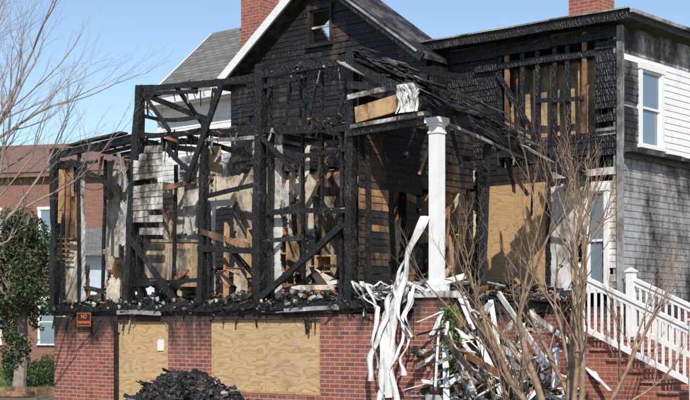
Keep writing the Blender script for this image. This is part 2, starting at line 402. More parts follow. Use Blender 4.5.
for (u,v,z0,z1,m) in ((6.72,1.72,2.15,4.0,WH),(5.98,1.72,2.15,4.0,WH),(7.72,1.2,2.15,4.35,WS),(7.3,1.2,2.15,3.9,TN),(5.7,1.1,2.15,3.6,TN),(8.1,.6,2.2,3.9,WS),(5.05,1.3,2.15,4.2,TN),(4.6,1.7,2.1,4.5,WS)):
    mb.beam(p(u,v,z0),p(u+rr(-.04,.04),v,z1),.10,.05,m,.08)
mb.beam(p(6.8,1.68,4.05),p(5.9,1.68,4.04),.05,.12,WH,.08)
for (a,c,z0,z1) in ((4.95,4.35,2.55,3.45),(4.3,3.95,2.6,3.3),(3.3,2.9,2.3,2.9)):
    v0=.9
    mb.box(p(a,v0,z0),p(a-.03,v0+.45,z1),TN);mb.box(p(c,v0,z0),p(c+.03,v0+.45,z1),TNI)
    mb.box(p(a-.03,v0,z0),p(c+.03,v0+.45,z0+.03),TNI);mb.box(p(a-.03,v0,z1-.03),p(c+.03,v0+.45,z1),TN)
    mb.box(p(a-.03,v0+.43,z0+.03),p(c+.03,v0+.45,z1-.03),TNI);mb.box(p(a-.03,v0+.05,(z0+z1)/2),p(c+.03,v0+.4,(z0+z1)/2+.025),TNI)
mb.obox(p(7.12,.35,2.45),(1.3,.0,-.06),(0,.5,0),(.04,0,.80),TNI)
mb.obox(p(7.16,.33,3.26),(1.4,.0,-.06),(0,.55,0),(0,0,.05),WS)
mb.obox(p(7.05,.33,2.58),(.56,0,-.025),(0,.015,0),(.02,0,.55),PL); mb.obox(p(6.42,.33,2.56),(.53,0,-.025),(0,.015,0),(.02,0,.55),PL)
# left bay wall remnants
rag(9.4,.14,3.35,.62,1.6,TW,keep=.35,seed=21,edge=.12); rag(9.35,.16,2.15,.6,1.3,PL,keep=.2,seed=22,edge=.15)
rag(8.8,.12,2.15,.22,2.8,WS,keep=.3,edge=.06,seed=24); rag(9.3,1.2,2.2,.7,2.6,PL,keep=.1,seed=26)
rag(8.15,.2,2.15,.5,1.0,PL,keep=.1); rag(7.9,.3,3.2,.4,1.6,WS,keep=.05)
rag(9.1,.3,2.2,.45,.7,RUST,keep=.3,seed=51,edge=.08); rag(8.4,.5,2.2,.5,.8,RUST,keep=.2,seed=52,edge=.1)
mb.beam(p(9.22,.02,3.7),p(9.18,.02,4.75),.13,.03,TN,.1); mb.beam(p(9.05,.03,3.2),p(9.0,.03,4.5),.08,.03,TW,.2)
for i in range(5): mb.beam(p(9.3,.02,3.0+i*.1),p(8.85,.02,2.98+i*.1),.02,.03,TW,.2)
for i in range(6):
    mb.beam(p(8.9-i*.05,i*.25,5.2-.03*i),p(7.3,i*.25,5.3-.03*i),.22,.04,random.choice([SHB,CH]),.3)
# hanging insulation / torn sheet tatters from the joists
random.seed(77)
for i in range(16):
    u=rr(2.0,7.2); v=rr(.3,2.6); w=rr(.12,.35); h=rr(.3,1.0)
    mb.ragged(p(u,v,4.95-h),Vector((1,rr(-.5,.5),rr(-.2,.2))),Vector((rr(-.15,.15),rr(-.2,.2),1)),w,h,random.choice([INS,INS,PL,WS,TW,PLD]),keep=.15,edge=.08,curl=.09)
for i in range(9):
    u=rr(7.3,9.2); v=rr(.1,1.0); w=rr(.1,.3); h=rr(.3,.8)
    mb.ragged(p(u,v,4.95-h),Vector((1,rr(-.5,.5),rr(-.2,.2))),EZ,w,h,random.choice([INS,PL,TW,RUST]),keep=.15,edge=.08,curl=.09)
mb.obj('burned_interior_remnants',house)

random.seed(8)
mb=MB()
siding(mb,'u',6.15,6.95,3.35,4.95,-.06,-1,WS,miss=lambda a,z:.12+.35*(z<3.8)+.25*(a<6.4),droop=.06)
siding(mb,'u',5.3,6.1,4.0,4.9,.0,-1,WS,miss=lambda a,z:.72,droop=.08)
siding(mb,'v',0.1,1.6,2.3,5.4,1.62,-1,lambda a,z: DK if R()<.8 else TW,holes=[(.85,1.35,2.2,3.9)],miss=lambda a,z:.12)
siding(mb,'v',1.6,3.4,2.3,5.6,1.72,-1,DK,holes=[(1.9,3.0,2.2,4.0)],miss=lambda a,z:.4)
siding(mb,'u',1.9,3.4,4.9,5.9,.12,-1,DK,miss=lambda a,z:.65,droop=.06)
mb.obj('charred_wall_boards',house)

# ---------------------------------------------------------------- gable wing
mb=MB()
GA=5.38; GZ=8.56; SL=.73
def gclip(z,a0,a1):
    hw=(GZ-.08-z)/SL
    return max(a0,GA-hw),min(a1,GA+hw)
siding(mb,'u',2.75,7.85,5.0,8.5,3.4,-1,lambda a,z: DK if R()<.8 else CH,holes=[(5.08,5.68,7.2,7.97)],miss=lambda a,z:.05+.4*(z<5.9),clip=gclip,step=.10,droop=.05)
for (a,c,z0,z1) in ((7.8,5.68,4.8,6.7),(5.08,2.8,4.8,6.7),(5.68,5.08,4.8,7.2)): mb.box(p(a,3.42,z0),p(c,3.46,z1),CH)
mb.face([p(7.9,3.43,6.7),p(5.68,3.43,6.7),p(5.68,3.43,GZ-.3-.05)],CH); mb.face([p(5.08,3.43,6.7),p(2.8,3.43,6.7),p(5.08,3.43,GZ-.3)],CH)
mb.face([p(5.68,3.43,7.97),p(5.08,3.43,7.97),p(5.08,3.43,GZ-.25),p(5.38,3.43,GZ-.02),p(5.68,3.43,GZ-.25)],CH)
window(mb,p(5.64,3.4,7.24),EX,-EV,.52,.68,frame=DK,broken=True,cas=.06)
mb.beam(p(5.6,3.39,7.57),p(5.15,3.39,7.57),.03,.04,WS)
def slab(u0,z0,u1,z1,v0,v1,t,m,mt):
    mb.hexa([p(u0,v0,z0),p(u1,v0,z1),p(u1,v1,z1),p(u0,v1,z0),p(u0,v0,z0+t),p(u1,v0,z1+t),p(u1,v1,z1+t),p(u0,v1,z0+t)],mt)
slab(8.05,GZ-2.67*SL,GA,GZ,3.1,4.5,.09,CH,SHB); slab(GA-.001,GZ-.001,2.65,GZ-2.72*SL,3.1,4.5,.09,CH,SHB)
mb.beam(p(8.1,3.06,GZ-2.72*SL+.02),p(GA,3.06,GZ+.02),.05,.17,WH)
mb.beam(p(GA,3.06,GZ+.02),p(2.6,3.06,GZ-2.75*SL+.02),.05,.17,CH,.25,40)
mb.beam(p(GA-.3,3.02,GZ+.05-.3*SL),p(2.7,3.02,GZ-2.65*SL+.07),.03,.04,GS,.2,40)
mb.box(p(2.78,3.5,4.8),p(2.7,4.0,6.6),CH)
mb.obj('gable_wing',house)

# ---------------------------------------------------------------- left rear wing with gray roof
mb=MB()
siding(mb,'u',8.0,11.35,4.7,6.9,4.55,-1,lambda a,z: WSL if z>5.5 else WS,droop=.005)
siding(mb,'u',8.0,11.35,2.2,4.7,4.55,-1,DK)
mb.box(p(11.35,4.6,2.0),p(8.0,4.7,6.9),CH); mb.box(p(11.35,4.7,2.0),p(11.25,8.3,6.9),WSL)
mb.box(p(11.42,4.5,0),p(11.3,4.62,6.9),WH)
ROOF=lambda u0,u1,v0,z0,v1,z1,m,t=.08: mb.hexa([p(u0,v0,z0),p(u1,v0,z0),p(u1,v1,z1),p(u0,v1,z1),p(u0,v0,z0+t),p(u1,v0,z0+t),p(u1,v1,z1+t),p(u0,v1,z1+t)],m)
ROOF(11.6,8.3,4.25,6.82,6.42,8.72,SHG); ROOF(11.6,8.3,8.6,6.82,6.421,8.72,SHG)
mb.face([p(11.36,4.6,6.9),p(11.36,8.3,6.9),p(11.36,6.42,8.6)],WSL)
mb.beam(p(11.62,4.22,6.84),p(11.62,6.42,8.74),.04,.09,GU)
mb.box(p(11.6,4.13,6.72),p(8.0,4.25,6.86),GU); mb.box(p(11.6,4.25,6.70),p(8.0,4.55,6.74),WH)
mb.obj('rear_wing',house)
mb=MB()
mb.box(p(9.4,5.2,6),p(8.8,5.8,10.0),BRC); mb.box(p(9.45,5.15,10),p(8.75,5.85,10.2),BRC)
mb.box(p(1.75,6.7,6),p(1.1,7.35,9.6),BRC); mb.box(p(1.8,6.65,9.6),p(1.05,7.4,9.8),BRC)
mb.obj('brick_chimneys',house)

# ---------------------------------------------------------------- right block
mb=MB()
siding(mb,'u',1.6,3.6,4.4,6.75,4.0,-1,lambda a,z: DK if R()<.6 else CH,miss=lambda a,z:.2,droop=.05)
siding(mb,'u',-.93,1.6,6.5,6.8,4.0,-1,CH,miss=lambda a,z:.25,droop=.06)
siding(mb,'u',-.93,-.45,4.5,6.5,4.0,-1,lambda a,z: CH if R()<.92 else GS,miss=lambda a,z:.2)
siding(mb,'u',-.45,1.6,4.4,4.95,4.0,-1,lambda a,z: DK,miss=lambda a,z:.4,droop=.06)
mb.box(p(3.6,4.05,4.4),p(1.62,4.08,6.8),CH)
for i,u in enumerate([1.6,1.42,1.08,.75,.42,.12,-.18,-.45,-.7]):
    mb.beam(p(u,4.06,4.4),p(u+rr(-.03,.03),4.06,6.8),.05,.09,[CH,TW,CH,CH,CH,CH,TW,CH,CH][i],.2)
mb.beam(p(1.6,4.05,6.42),p(-.9,4.05,6.42),.08,.12,CH,.3); mb.beam(p(1.6,4.02,4.98),p(-.9,4.02,4.98),.08,.1,CH,.3)
mb.beam(p(.75,4.02,5.7),p(-.2,4.02,5.65),.05,.08,CH,.3); mb.beam(p(1.6,4.0,6.3),p(.8,4.0,5.1),.04,.1,CH,.3)
mb.ragged(p(1.55,4.38,4.6),EX,EZ,1.9,1.8,TNI,keep=.3,seed=31,edge=.1)
for u in (1.25,.9,.55,.25,-.05): mb.beam(p(u,4.22,4.7),p(u+rr(-.05,.05),4.22,6.3),.09,.04,random.choice([TN,TN,TW]),.1)
siding(mb,'u',1.8,3.0,2.2,4.4,4.0,-1,DK,miss=lambda a,z:.2)
siding(mb,'u',-.93,.45,2.2,4.4,4.0,-1,lambda a,z: WS if a<.1 else DK,holes=[(-.72,-.28,2.25,4.05)],miss=lambda a,z:.1)
siding(mb,'u',.45,1.8,4.2,4.5,4.0,-1,DK)
mb.box(p(1.78,3.90,2.08),p(1.16,3.93,4.22),PY2); mb.box(p(1.152,3.905,2.08),p(.5,3.935,4.22),PY2)
window(mb,p(-.30,4.0,2.3),EX,-EV,.34,1.7)
mb.box(p(3.6,4.5,2.0),p(-.85,4.6,6.85),CH)
mb.box(p(3.6,4.04,4.3),p(-.9,4.5,4.4),CH)
siding(mb,'v',4.0,10.0,4.75,6.8,-.93,-1,lambda a,z: WSL if (z<6.25 and a>4.45) else WST,holes=[(4.66,5.46,4.78,6.22)],miss=lambda a,z:.005,droop=.008)
siding(mb,'v',4.0,10.0,2.05,4.6,-.93,-1,GS,holes=[],miss=lambda a,z:.01,droop=.009)
mb.box(p(-.8,4.0,2.0),p(-.9,10,6.85),GS)
window(mb,p(-.93,4.71,4.84),EV,-Vector((-1,0,0)),.70,1.32)
mb.box(p(-.90,3.94,2.0),p(-1.0,4.02,6.8),GS)
mb.beam(p(-1.05,4.0,4.68),p(-1.05,10,4.68),.25,.08,SHB,.3,60); mb.beam(p(-1.0,4,4.6),p(-1.0,10,4.6),.04,.1,CH,.3,60)
e=6.86
mb.box(p(3.7,3.72,e-.02),p(-1.25,4.0,e+.04),CH)
mb.beam(p(3.75,3.7,e+.06),p(-1.27,3.7,e+.06),.04,.18,CH,.25,60)
mb.beam(p(-1.27,3.7,e+.06),p(-1.27,10,e+.06),.04,.16,CH,.2,60)
mb.beam(p(-1.32,3.7,e+.10),p(-1.32,10,e+.10),.07,.06,GS,.2,60)
mb.hexa([p(3.75,3.65,e+.13),p(-1.3,3.65,e+.13),p(-1.3,10,e+.13),p(3.75,10,e+.13),p(3.75,5.6,e+.65),p(.6,5.6,e+.65),p(.6,8.2,e+.65),p(3.75,8.2,e+.65)],SHB)
mb.beam(p(3.7,3.66,e+.15),p(-1.3,3.66,e+.15),.04,.03,GS,.3,60)
mb.hexa([p(.1,8.4,e+.1),p(-2.2,8.4,e+.1),p(-2.2,11,e+.1),p(.1,11,e+.1),p(-.6,9.6,e+1.5),p(-1.4,9.6,e+1.5),p(-1.4,9.8,e+1.5),p(-.6,9.8,e+1.5)],SHG)
mb.obj('two_storey_block',house)

# ---------------------------------------------------------------- collapsed porch roof
mb=MB()
path=[p(1.75,-.05,6.15),p(.9,-.15,5.75),p(.05,-.15,5.35),p(-.15,1.2,5.0),p(-.3,2.5,4.65),p(-.4,3.9,4.35)]
back=[p(2.6,3.4,6.0),p(2.4,3.4,5.9),p(2.1,3.4,5.7),p(1.8,3.5,5.5),p(1.2,3.7,5.2),p(.6,3.9,4.9)]
for layer in range(4):
    m=[SHB,CH,DK,CH][layer]
    for i in range(5):
        n=9
        for k in range(n):
            t0,t1=k/n,(k+1)/n
            a=path[i].lerp(path[i+1],t0);bq=path[i].lerp(path[i+1],t1);c=back[i].lerp(back[i+1],t0);d=back[i].lerp(back[i+1],t1)
            mx=.4 if i<2 else .16
            s0=rr(0,.05)+.01*layer; s1=s0+rr(.2,1)*mx
            a2=a.lerp(c,s0);b2=bq.lerp(d,s0+rr(-.01,.02));c2=a.lerp(c,s1);d2=bq.lerp(d,s1)
            z=Vector((0,0,-.05*layer+rr(-.03,.03))); th=Vector((0,0,.025))
            mb.hexa([a2+z,b2+z,d2+z,c2+z,a2+z+th,b2+z+th,d2+z+th,c2+z+th],m)
for i in range(5):
    mb.beam(path[i]-Vector((0,0,.24)),path[i+1]-Vector((0,0,.24)),.05,.16,CH,.35)
    for k in range(4):
        a=path[i].lerp(path[i+1],k/4)-Vector((0,0,.22)); c=back[i].lerp(back[i+1],k/4)-Vector((0,0,.2))
        mb.beam(a,a.lerp(c,rr(.3,1) if i<2 else rr(.15,.5)),.045,.10,random.choice([CH,CH,TW]),.3,split=True)
for i in range(80):
    t=R(); a=path[0].lerp(path[2],t) if R()<.6 else path[2].lerp(path[4],t)
    a=a+Vector((rr(-.1,.15),rr(-.1,.4),rr(-.24,.10)))
    ang=rr(-.5,.3); L=rr(.15,.7)
    mb.beam(a,a+Vector((L*math.cos(ang),rr(-.1,.1),-L*.45+rr(-.1,.1))),rr(.05,.2),.015,random.choice([SHB,SHB,CH,GS,ASH,DK]),.25,twist=rr(-.4,.4))
mb.beam(p(1.5,-.1,5.04),p(.32,-.12,5.18),.05,.26,TN,.08,12); mb.beam(p(1.6,-.08,4.86),p(.1,-.08,4.93),.12,.06,WS,.1)
mb.beam(p(1.72,-.04,4.76),p(.0,.0,4.82),.12,.1,CH,.3)
mb.beam(p(1.7,-.06,5.35),p(.4,-.12,5.42),.05,.08,WS,.3); mb.beam(p(1.7,-.06,5.55),p(.7,-.1,5.42),.05,.12,CH,.3)
mb.beam(p(0,.0,4.92),p(-.25,3.9,4.25),.12,.18,CH,.25); mb.beam(p(-.06,.05,4.82),p(-.32,3.9,4.12),.04,.05,GS,.35)
for i in range(10):
    v=rr(.2,3.7); u=rr(-.2,.6); z=4.75-v*.16
    mb.beam(p(u,v,z),p(u+rr(-.25,.25),v+rr(-.3,.3),z-rr(.15,.7)),.03,rr(.03,.08),random.choice([CH,CH,GS,TW]),.3)
mb.beam(p(.05,1.3,2.1),p(.0,1.4,4.6),.10,.10,CH,.35)
mb.beam(p(1.9,3.9,2.1),p(1.88,3.9,4.6),.12,.1,CH,.3); mb.beam(p(.42,3.9,2.1),p(.42,3.9,4.4),.08,.1,CH,.3)
mb.beam(p(1.95,2.9,2.1),p(1.9,2.9,4.9),.09,.09,TW,.2); mb.beam(p(2.3,3.5,2.1),p(2.3,3.5,4.6),.09,.05,TN,.15)
mb.ragged(p(2.6,3.6,2.3),EX,EZ,.8,2.2,PL,keep=.3,seed=41)
mb.ragged(p(2.9,3.3,3.2),EX,EZ,.7,.9,TN,keep=.4,seed=42,edge=.1)
mb.ragged(p(.45,3.88,2.3),EX,EZ,.7,1.9,WS,keep=-.1,seed=45,edge=.1)
mb.obj('collapsed_porch_roof',house)
mb=MB()
def cbox(w,z0,z1,m=WH): mb.box(p(w/2,.05-w/2,z0),p(-w/2,.05+w/2,z1),m)
cbox(.28,2.2,2.30);cbox(.23,2.30,2.36);cbox(.18,2.36,4.62);cbox(.21,4.62,4.65);cbox(.18,4.65,4.74);cbox(.23,4.74,4.78);cbox(.28,4.78,4.86)
mb.obj('white_porch_column',house)

mb=MB()
def ribbon(pts,w,m,wob=.05,n=22,tws=2.0):
    k=mb.mi(m); base=len(mb.v); P=[Vector(q) for q in pts]; tw=rr(-.5,.5); tr=rr(-tws,tws)
    for i in range(n+1):
        t=i/n*(len(P)-1); a=min(int(t),len(P)-2); f=t-a
        c=P[a].lerp(P[a+1],f)+Vector((noise.noise(Vector((i*.25,tw,0))),noise.noise(Vector((i*.25,tw,7))),0))*wob
        ang=tw+tr*noise.noise(Vector((i*.12,tw*9,2)))*2; s=Vector((math.cos(ang),math.sin(ang)*.6,rr(-.06,.06)))
        nn=Vector((-math.sin(ang),math.cos(ang),0))
        ww=w*(.75+.5*abs(noise.noise(Vector((i*.2,tw,3)))))
        mb.v.append(c-s*ww/2); mb.v.append(c-s*ww/6-nn*.03); mb.v.append(c+s*ww/5-nn*.012); mb.v.append(c+s*ww/2-nn*.03)
    for i in range(n):
        for j in range(3):
            a=base+i*4+j; mb.f.append((a,a+1,a+5,a+4)); mb.m.append(k)
for (u0,z0,u1,z1,u2,z2,w) in ((.12,3.35,.45,2.25,.72,.55,.18),(.25,3.1,.62,2.0,.5,.4,.13),(.55,2.5,.8,1.7,1.05,.8,.15),(.3,2.3,.45,1.4,.72,.6,.14),
      (1.4,2.3,.95,1.95,.85,1.0,.13),(1.3,2.15,.6,2.25,.2,1.5,.12),(.62,2.3,.85,1.5,.62,.1,.19),(.4,2.2,.25,1.5,.38,.9,.12),
      (.7,2.2,.62,1.2,.85,.1,.15)):
    ribbon([p(u0,-.1,z0),p((u0+u1)/2+.05,-.18,(z0+z1)/2),p(u1,-.26,z1),p((u1+u2)/2+.07,-.3,(z1+z2)/2),p(u2,-.3,z2)],w,VN,wob=.08)
for i in range(16):
    u=rr(.45,1.6); a=p(u,rr(-.15,.1),2.12+rr(-.1,.15)); ribbon([a,a+Vector((rr(-.2,.3),rr(-.1,.1),rr(0,.2))),a+Vector((rr(-.3,.5),-.05,rr(-.3,.05)))],rr(.08,.17),random.choice([VN,VN,WS]),n=10)
for i in range(12):
    a=p(.38+rr(-.12,.2),-.2,5.4); ribbon([a,a+Vector((rr(-.1,.2),0,-.15)),a+Vector((rr(-.05,.22),-.05,-.45))],.12,VN,n=12)
for i in range(75):
    u=rr(-1.7,.0);v=rr(-.5,2.4);z=max(.1,rr(.3,1.9)-abs(u)*.5); a=p(u,v,z)
    ribbon([a,a+Vector((rr(-.4,.4),rr(-.3,.3),rr(-.1,.3))),a+Vector((rr(-.6,.6),rr(-.3,.3),rr(-.4,.1)))],rr(.08,.18),random.choice([VN,VN,VN,WS,GS]),n=10)
mb.obj('melted_vinyl_siding_strips',house)

# ---------------------------------------------------------------- debris
mb=MB()
def scrap(c,s,mats):
    m=random.choice(mats); a=rr(0,6.28); el=rr(-.4,.45); d=Vector((math.cos(a)*math.cos(el),math.sin(a)*math.cos(el),math.sin(el)))
    mb.beam(c-d*s/2,c+d*s/2,rr(.015,.11)*min(1,s*2.5),rr(.006,.03),m,.4,max(1,int(s/.1)),twist=rr(0,3))
mix1=[CH,CH,CH,CH,ASH,DK,TW,WS,PL,GS,RUST]
for i in range(500):
    u=rr(.3,9.3); v=.15+abs(random.gauss(0,1.0)); h=.22*max(0,noise.noise(Vector((u*1.3,v,2)))+.4)
    scrap(p(u,min(v,3.3),2.1+rr(0,1)*h),rr(.06,.45),mix1)
for i in range(700):
    u=rr(.3,9.3); v=.1+abs(random.gauss(0,1.0)); h=.2*max(0,noise.noise(Vector((u*1.3,v,2)))+.4)
    mb.lump(p(u,min(v,3.3),2.1+rr(0,1)*h),rr(.015,.07),random.choice(mix1))
for i in range(40):
    u=rr(.6,9.0); q=p(u,rr(.2,1.4),2.2+rr(0,.2)); mb.beam(q,q+Vector((rr(-.9,.9),rr(-.3,.3),rr(-.15,.4))),rr(.03,.05),rr(.06,.14),random.choice([CH,CH,TW,WS,PL,DK,TN]),.2,split=True)
for i in range(130):
    u=rr(.3,9.4); scrap(p(u,-.06+rr(-.05,.05),1.97+rr(-.10,.14)),rr(.04,.22),[CH,CH,CH,ASH,DK,GS,PL])
for i in range(200):
    mb.lump(p(rr(.3,9.4),rr(-.12,.05),2.08+rr(-.1,.06)),rr(.012,.045),random.choice([CH,CH,ASH,DK,GS,PL]))
for i in range(360):
    u=rr(-.2,1.7);v=rr(.0,3.8); scrap(p(u,v,2.12+rr(0,.25)),rr(.08,.5),[CH,CH,CH,ASH,DK,TW,GS,WS])
for (a,c,z0,z1,n) in ((1.75,3.8,4.88,5.12,35),(3.8,7.0,5.05,5.2,40),(3.8,6.9,5.9,6.1,22),(1.8,3.7,5.9,6.05,25),(1.8,3.6,3.55,3.6,12),(7.2,9.4,5.05,5.2,30)):
    for i in range(n): scrap(p(rr(a,c),rr(-.0,.12),rr(z0,z1)),rr(.05,.25),[CH,CH,DK,ASH,TW,GS])
for i in range(150):
    u=rr(1.8,7.8); scrap(p(u,rr(.5,3.2),rr(2.15,2.8)),rr(.1,.6),[CH,CH,DK,TW,PL,TN,RUST])
for (a,c,z) in ((1.8,7.0,5.05),(1.8,6.8,5.9),(.5,9.4,1.95)):
    for i in range(26):
        q=p(rr(a,c),.02,z-.02); mb.beam(q,q+Vector((rr(-.08,.08),rr(-.05,.05),-rr(.08,.4))),.012,rr(.01,.05),random.choice([CH,GS,CH,DK]),.3)
for (a,c,z0,z1,s) in ((6.8,5.2,5.9,5.2,.35),(5.1,3.9,5.1,4.9,.5),(3.7,1.8,4.9,4.6,.4),(2.9,1.8,5.9,5.0,.3),(9.3,7.3,5.0,4.6,.5)):
    mb.beam(p(a,-.02,z0),p(c,-.02,z1),.012,.012,CH,.05,18,sag=s)
mb.obj('fire_debris_on_porch',house)

mb=MB(); pc=Vector((-2.5,21.9,0)); RX,RY,PH=1.3,1.0,.86
n=46; k=mb.mi(ASH); base=len(mb.v)
for j in range(n+1):
    for i in range(n+1):
        x=(i/n-.5)*3.4;y=(j/n-.5)*2.6; r=(x/RX)**2+(y/RY)**2
        z=max(0,PH*(1-r))+.14*noise.fractal(Vector((x*2.2,y*2.2,5)),1,2,4)*(r<1.2)
        mb.v.append(pc+Vector((x,y,z if r<1.2 else -.03)))
for j in range(n):
    for i in range(n):
        a=base+j*(n+1)+i; mb.f.append((a,a+1,a+n+2,a+n+1)); mb.m.append(k)
for i in range(3800):
    x=random.gauss(0,.62);y=random.gauss(0,.45); r=(x/RX)**2+(y/RY)**2
    if r<1:
        h=PH*(1-r)+.14*noise.fractal(Vector((x*2.2,y*2.2,5)),1,2,4)
        q=pc+Vector((x,y,h+rr(-.02,.04)))
        if i%7==0: scrap(q,rr(.05,.3) if R()<.85 else rr(.3,.6),[CH,CH,CH,CH,ASH,DK,GS,TW])
        else: mb.lump(q,rr(.012,.06),random.choice([CH,CH,CH,ASH,DK,DK]))
mb.obj('burned_debris_pile')
mb=MB()
for i in range(560):
    u=rr(-1.7,.1); v=rr(-.5,3.6); h=max(.1,1.7-abs(u+.1)*.9); q=HM@p(u,v,rr(0,h)); scrap(q,rr(.1,.6),[CH,CH,ASH,GS,WS,WS,TW,WSL,PL,WSL])
for i in range(500):
    u=rr(-1.7,.1); v=rr(-.5,3.6); h=max(.1,1.4-abs(u+.1)*.8); mb.lump(HM@p(u,v,rr(0,h)),rr(.02,.09),random.choice([CH,ASH,PL,WS,GS,DK,INS]))
for i in range(34):
    v=rr(-.1,3.4); a=HM@p(rr(-.4,.0),v,rr(1.2,2.3)); c=HM@p(rr(-1.8,-.5),v+rr(-.9,.6),rr(.1,1.1)); mb.beam(a,c,.03,rr(.06,.15),random.choice([WS,GS,CH,TW,WSL,WSL,TN]),.15,14)
mb.obj('collapsed_boards_debris')

# ---------------------------------------------------------------- no trespassing sign
mo,nt,b=newmat('orange_sign_letters'); b.inputs['Base Color'].default_value=(.85,.17,.03,1)
mk,nt,b=newmat('black_sign_face'); b.inputs['Base Color'].default_value=(.015,.015,.015,1); b.inputs['Roughness'].default_value=.35
sg=empty('no_trespassing_sign',HM@p(8.3,-.14,1.80),HROT)
mb=MB(); mb.box((-.22,-.006,-.14),(.22,.006,.14),mk)
for a in ((-.205,-.125,.205,-.115),(-.205,.115,.205,.125),(-.205,-.115,-.195,.115),(.195,-.115,.205,.115)): mb.box((a[0],-.009,a[1]),(a[2],-.0065,a[3]),mo)
mb.obj('sign_panel',sg)
for t,z,s in (('NO',.02,.11),('TRESPASSING',-.075,.062)):
    cu=bpy.data.curves.new('sign_text_'+t.lower(),'FONT'); cu.body=t; cu.size=s; cu.align_x='CENTER'; cu.extrude=.001; cu.offset=.0015
    o=bpy.data.objects.new('sign_text_'+t.lower(),cu); o.rotation_euler=(math.pi/2,0,0); o.location=(0,-.009,z); o.parent=sg
    cu.materials.append(mo); bpy.context.collection.objects.link(o)

# ---------------------------------------------------------------- staircase
st=empty('porch_staircase',HLOC,HROT)
mb=MB(); ns=9
for i in range(ns):
    u1=-3.75+i*.30; z=(i+1)*.165
    mb.box(p(u1,2.35,0),p(u1+.301+(0 if i<ns-1 else .3),3.85,z-.05),BRC)
    mb.box(p(u1-.03,2.31,z-.05),p(u1+.30,3.89,z),BR)
mb.box(p(-.75,2.2,0),p(.0,3.98,1.55),BRC)
mb.obj('brick_steps',st)
mb=MB()
for v in (2.25,3.92):
    a=p(-1.25,v,2.46); c=p(-3.15,v,1.62)
    mb.beam(a,c,.09,.05,WH); mb.beam(a-EZ*.07,c-EZ*.07,.045,.07,WH); mb.beam(a-EZ*.82,c-EZ*.82,.05,.08,WH)
    nb=16
    for i in range(1,nb):
        q=a.lerp(c,i/nb); mb.beam(q-EZ*.80,q-EZ*.08,.035,.035,WH)
    for (q,z0) in ((a+Vector((-.06,0,0)),1.45),(c+Vector((.06,0,0)),0.0)):
        mb.box((q.x-.065,q.y-.065,z0),(q.x+.065,q.y+.065,q.z+.12),WH); mb.box((q.x-.085,q.y-.085,q.z+.12),(q.x+.085,q.y+.085,q.z+.15),WH)
        mb.hexa([(q.x-.07,q.y-.07,q.z+.151),(q.x+.07,q.y-.07,q.z+.151),(q.x+.07,q.y+.07,q.z+.151),(q.x-.07,q.y+.07,q.z+.151),(q.x-.01,q.y-.01,q.z+.2),(q.x+.01,q.y-.01,q.z+.2),(q.x+.01,q.y+.01,q.z+.2),(q.x-.01,q.y+.01,q.z+.2)],WH)
mb.obj('white_railing',st)

# ---------------------------------------------------------------- trees
def tube(mb,pts,rads,mat,sides=5):
    k=mb.mi(mat); base=len(mb.v); n=len(pts)
    for i in range(n):
        d=(pts[min(i+1,n-1)]-pts[max(i-1,0)])
        if d.length<1e-6: d=Vector((0,0,1))
        d.normalize(); ref=Vector((1,0,0)) if abs(d.x)<.8 else Vector((0,1,0))
        s=d.cross(ref).normalized(); t=d.cross(s)
        for j in range(sides):
            a=6.283*j/sides; mb.v.append(pts[i]+(s*math.cos(a)+t*math.sin(a))*rads[i])
    for i in range(n-1):
        for j in range(sides):
            a=base+i*sides+j;b2=base+i*sides+(j+1)%sides
            mb.f.append((a,b2,b2+sides,a+sides)); mb.m.append(k)
def grow(mb,pos,d,L,r,depth,mat,spread=.5,up=.15,seg=4,kids=(2,3),shr=.72,wig=.18,rsh=.6,side=.55):
    pts=[pos.copy()];rads=[r]; d=d.normalized()
    for i in range(seg):
        d=(d+Vector((rr(-1,1),rr(-1,1),rr(-1,1)))*wig+Vector((0,0,up*.3))).normalized()
        pos=pos+d*(L/seg); pts.append(pos.copy()); rads.append(r*(1-(1-rsh)*(i+1)/seg))
        if depth>0 and i>=1 and i<seg-1 and R()<side:
            q=(d+Vector((rr(-1,1),rr(-1,1),rr(-.6,.8)))*spread*1.3).normalized()
            grow(mb,pos,q,L*shr*rr(.5,.9),rads[-1]*.55,depth-1,mat,spread,up,seg,kids,shr,wig,rsh,side)
    tube(mb,pts,rads,mat,8 if r>.02 else (4 if r>.006 else 3))
    if depth>0:
        for k in range(random.randint(*kids)):
            q=(d+Vector((rr(-1,1),rr(-1,1),rr(-.7,.9)))*spread).normalized()
            grow(mb,pos,q,L*shr*rr(.75,1.15),rads[-1]*rr(.6,.85),depth-1,mat,spread,up,seg,kids,shr,wig,rsh,side)
BK=M_plain('tan_smooth_bark',(.27,.185,.12),.7,.5,9); BK2=M_plain('gray_brown_bark',(.28,.22,.19),.8,.3,10)
random.seed(21)
mb=MB(); base=Vector((3.05,19.4,-.05))
for (dx,dy,L,r) in ((-.28,0,1.9,.06),(-.55,.1,1.7,.045),(.02,.1,2.05,.085),(.30,-.1,1.8,.05),(.60,.1,1.6,.042),(.12,-.2,1.7,.045)):
    grow(mb,base+Vector((dx*.4,dy*.3,0)),Vector((dx,dy,1)),L,r,5,BK,spread=.52,up=.2,seg=6,shr=.64,wig=.13,rsh=.64,kids=(2,2),side=.40)
mb.obj('crape_myrtle_tree',smooth=True)
random.seed(5); mb=MB(); base=Vector((2.35,19.9,-.02))
for i in range(9):
    a=rr(0,6.28); s=rr(.1,.5)
    grow(mb,base+Vector((math.cos(a)*.1,math.sin(a)*.1,0)),Vector((math.cos(a)*s,math.sin(a)*s,1)),rr(.9,1.2),rr(.01,.02),2,BK,spread=.45,up=.2,seg=5,shr=.62,wig=.12,kids=(2,2))
mb.obj('bare_shrub',smooth=True)
random.seed(11); mb=MB(); base=Vector((-7.3,23.5,-.1))
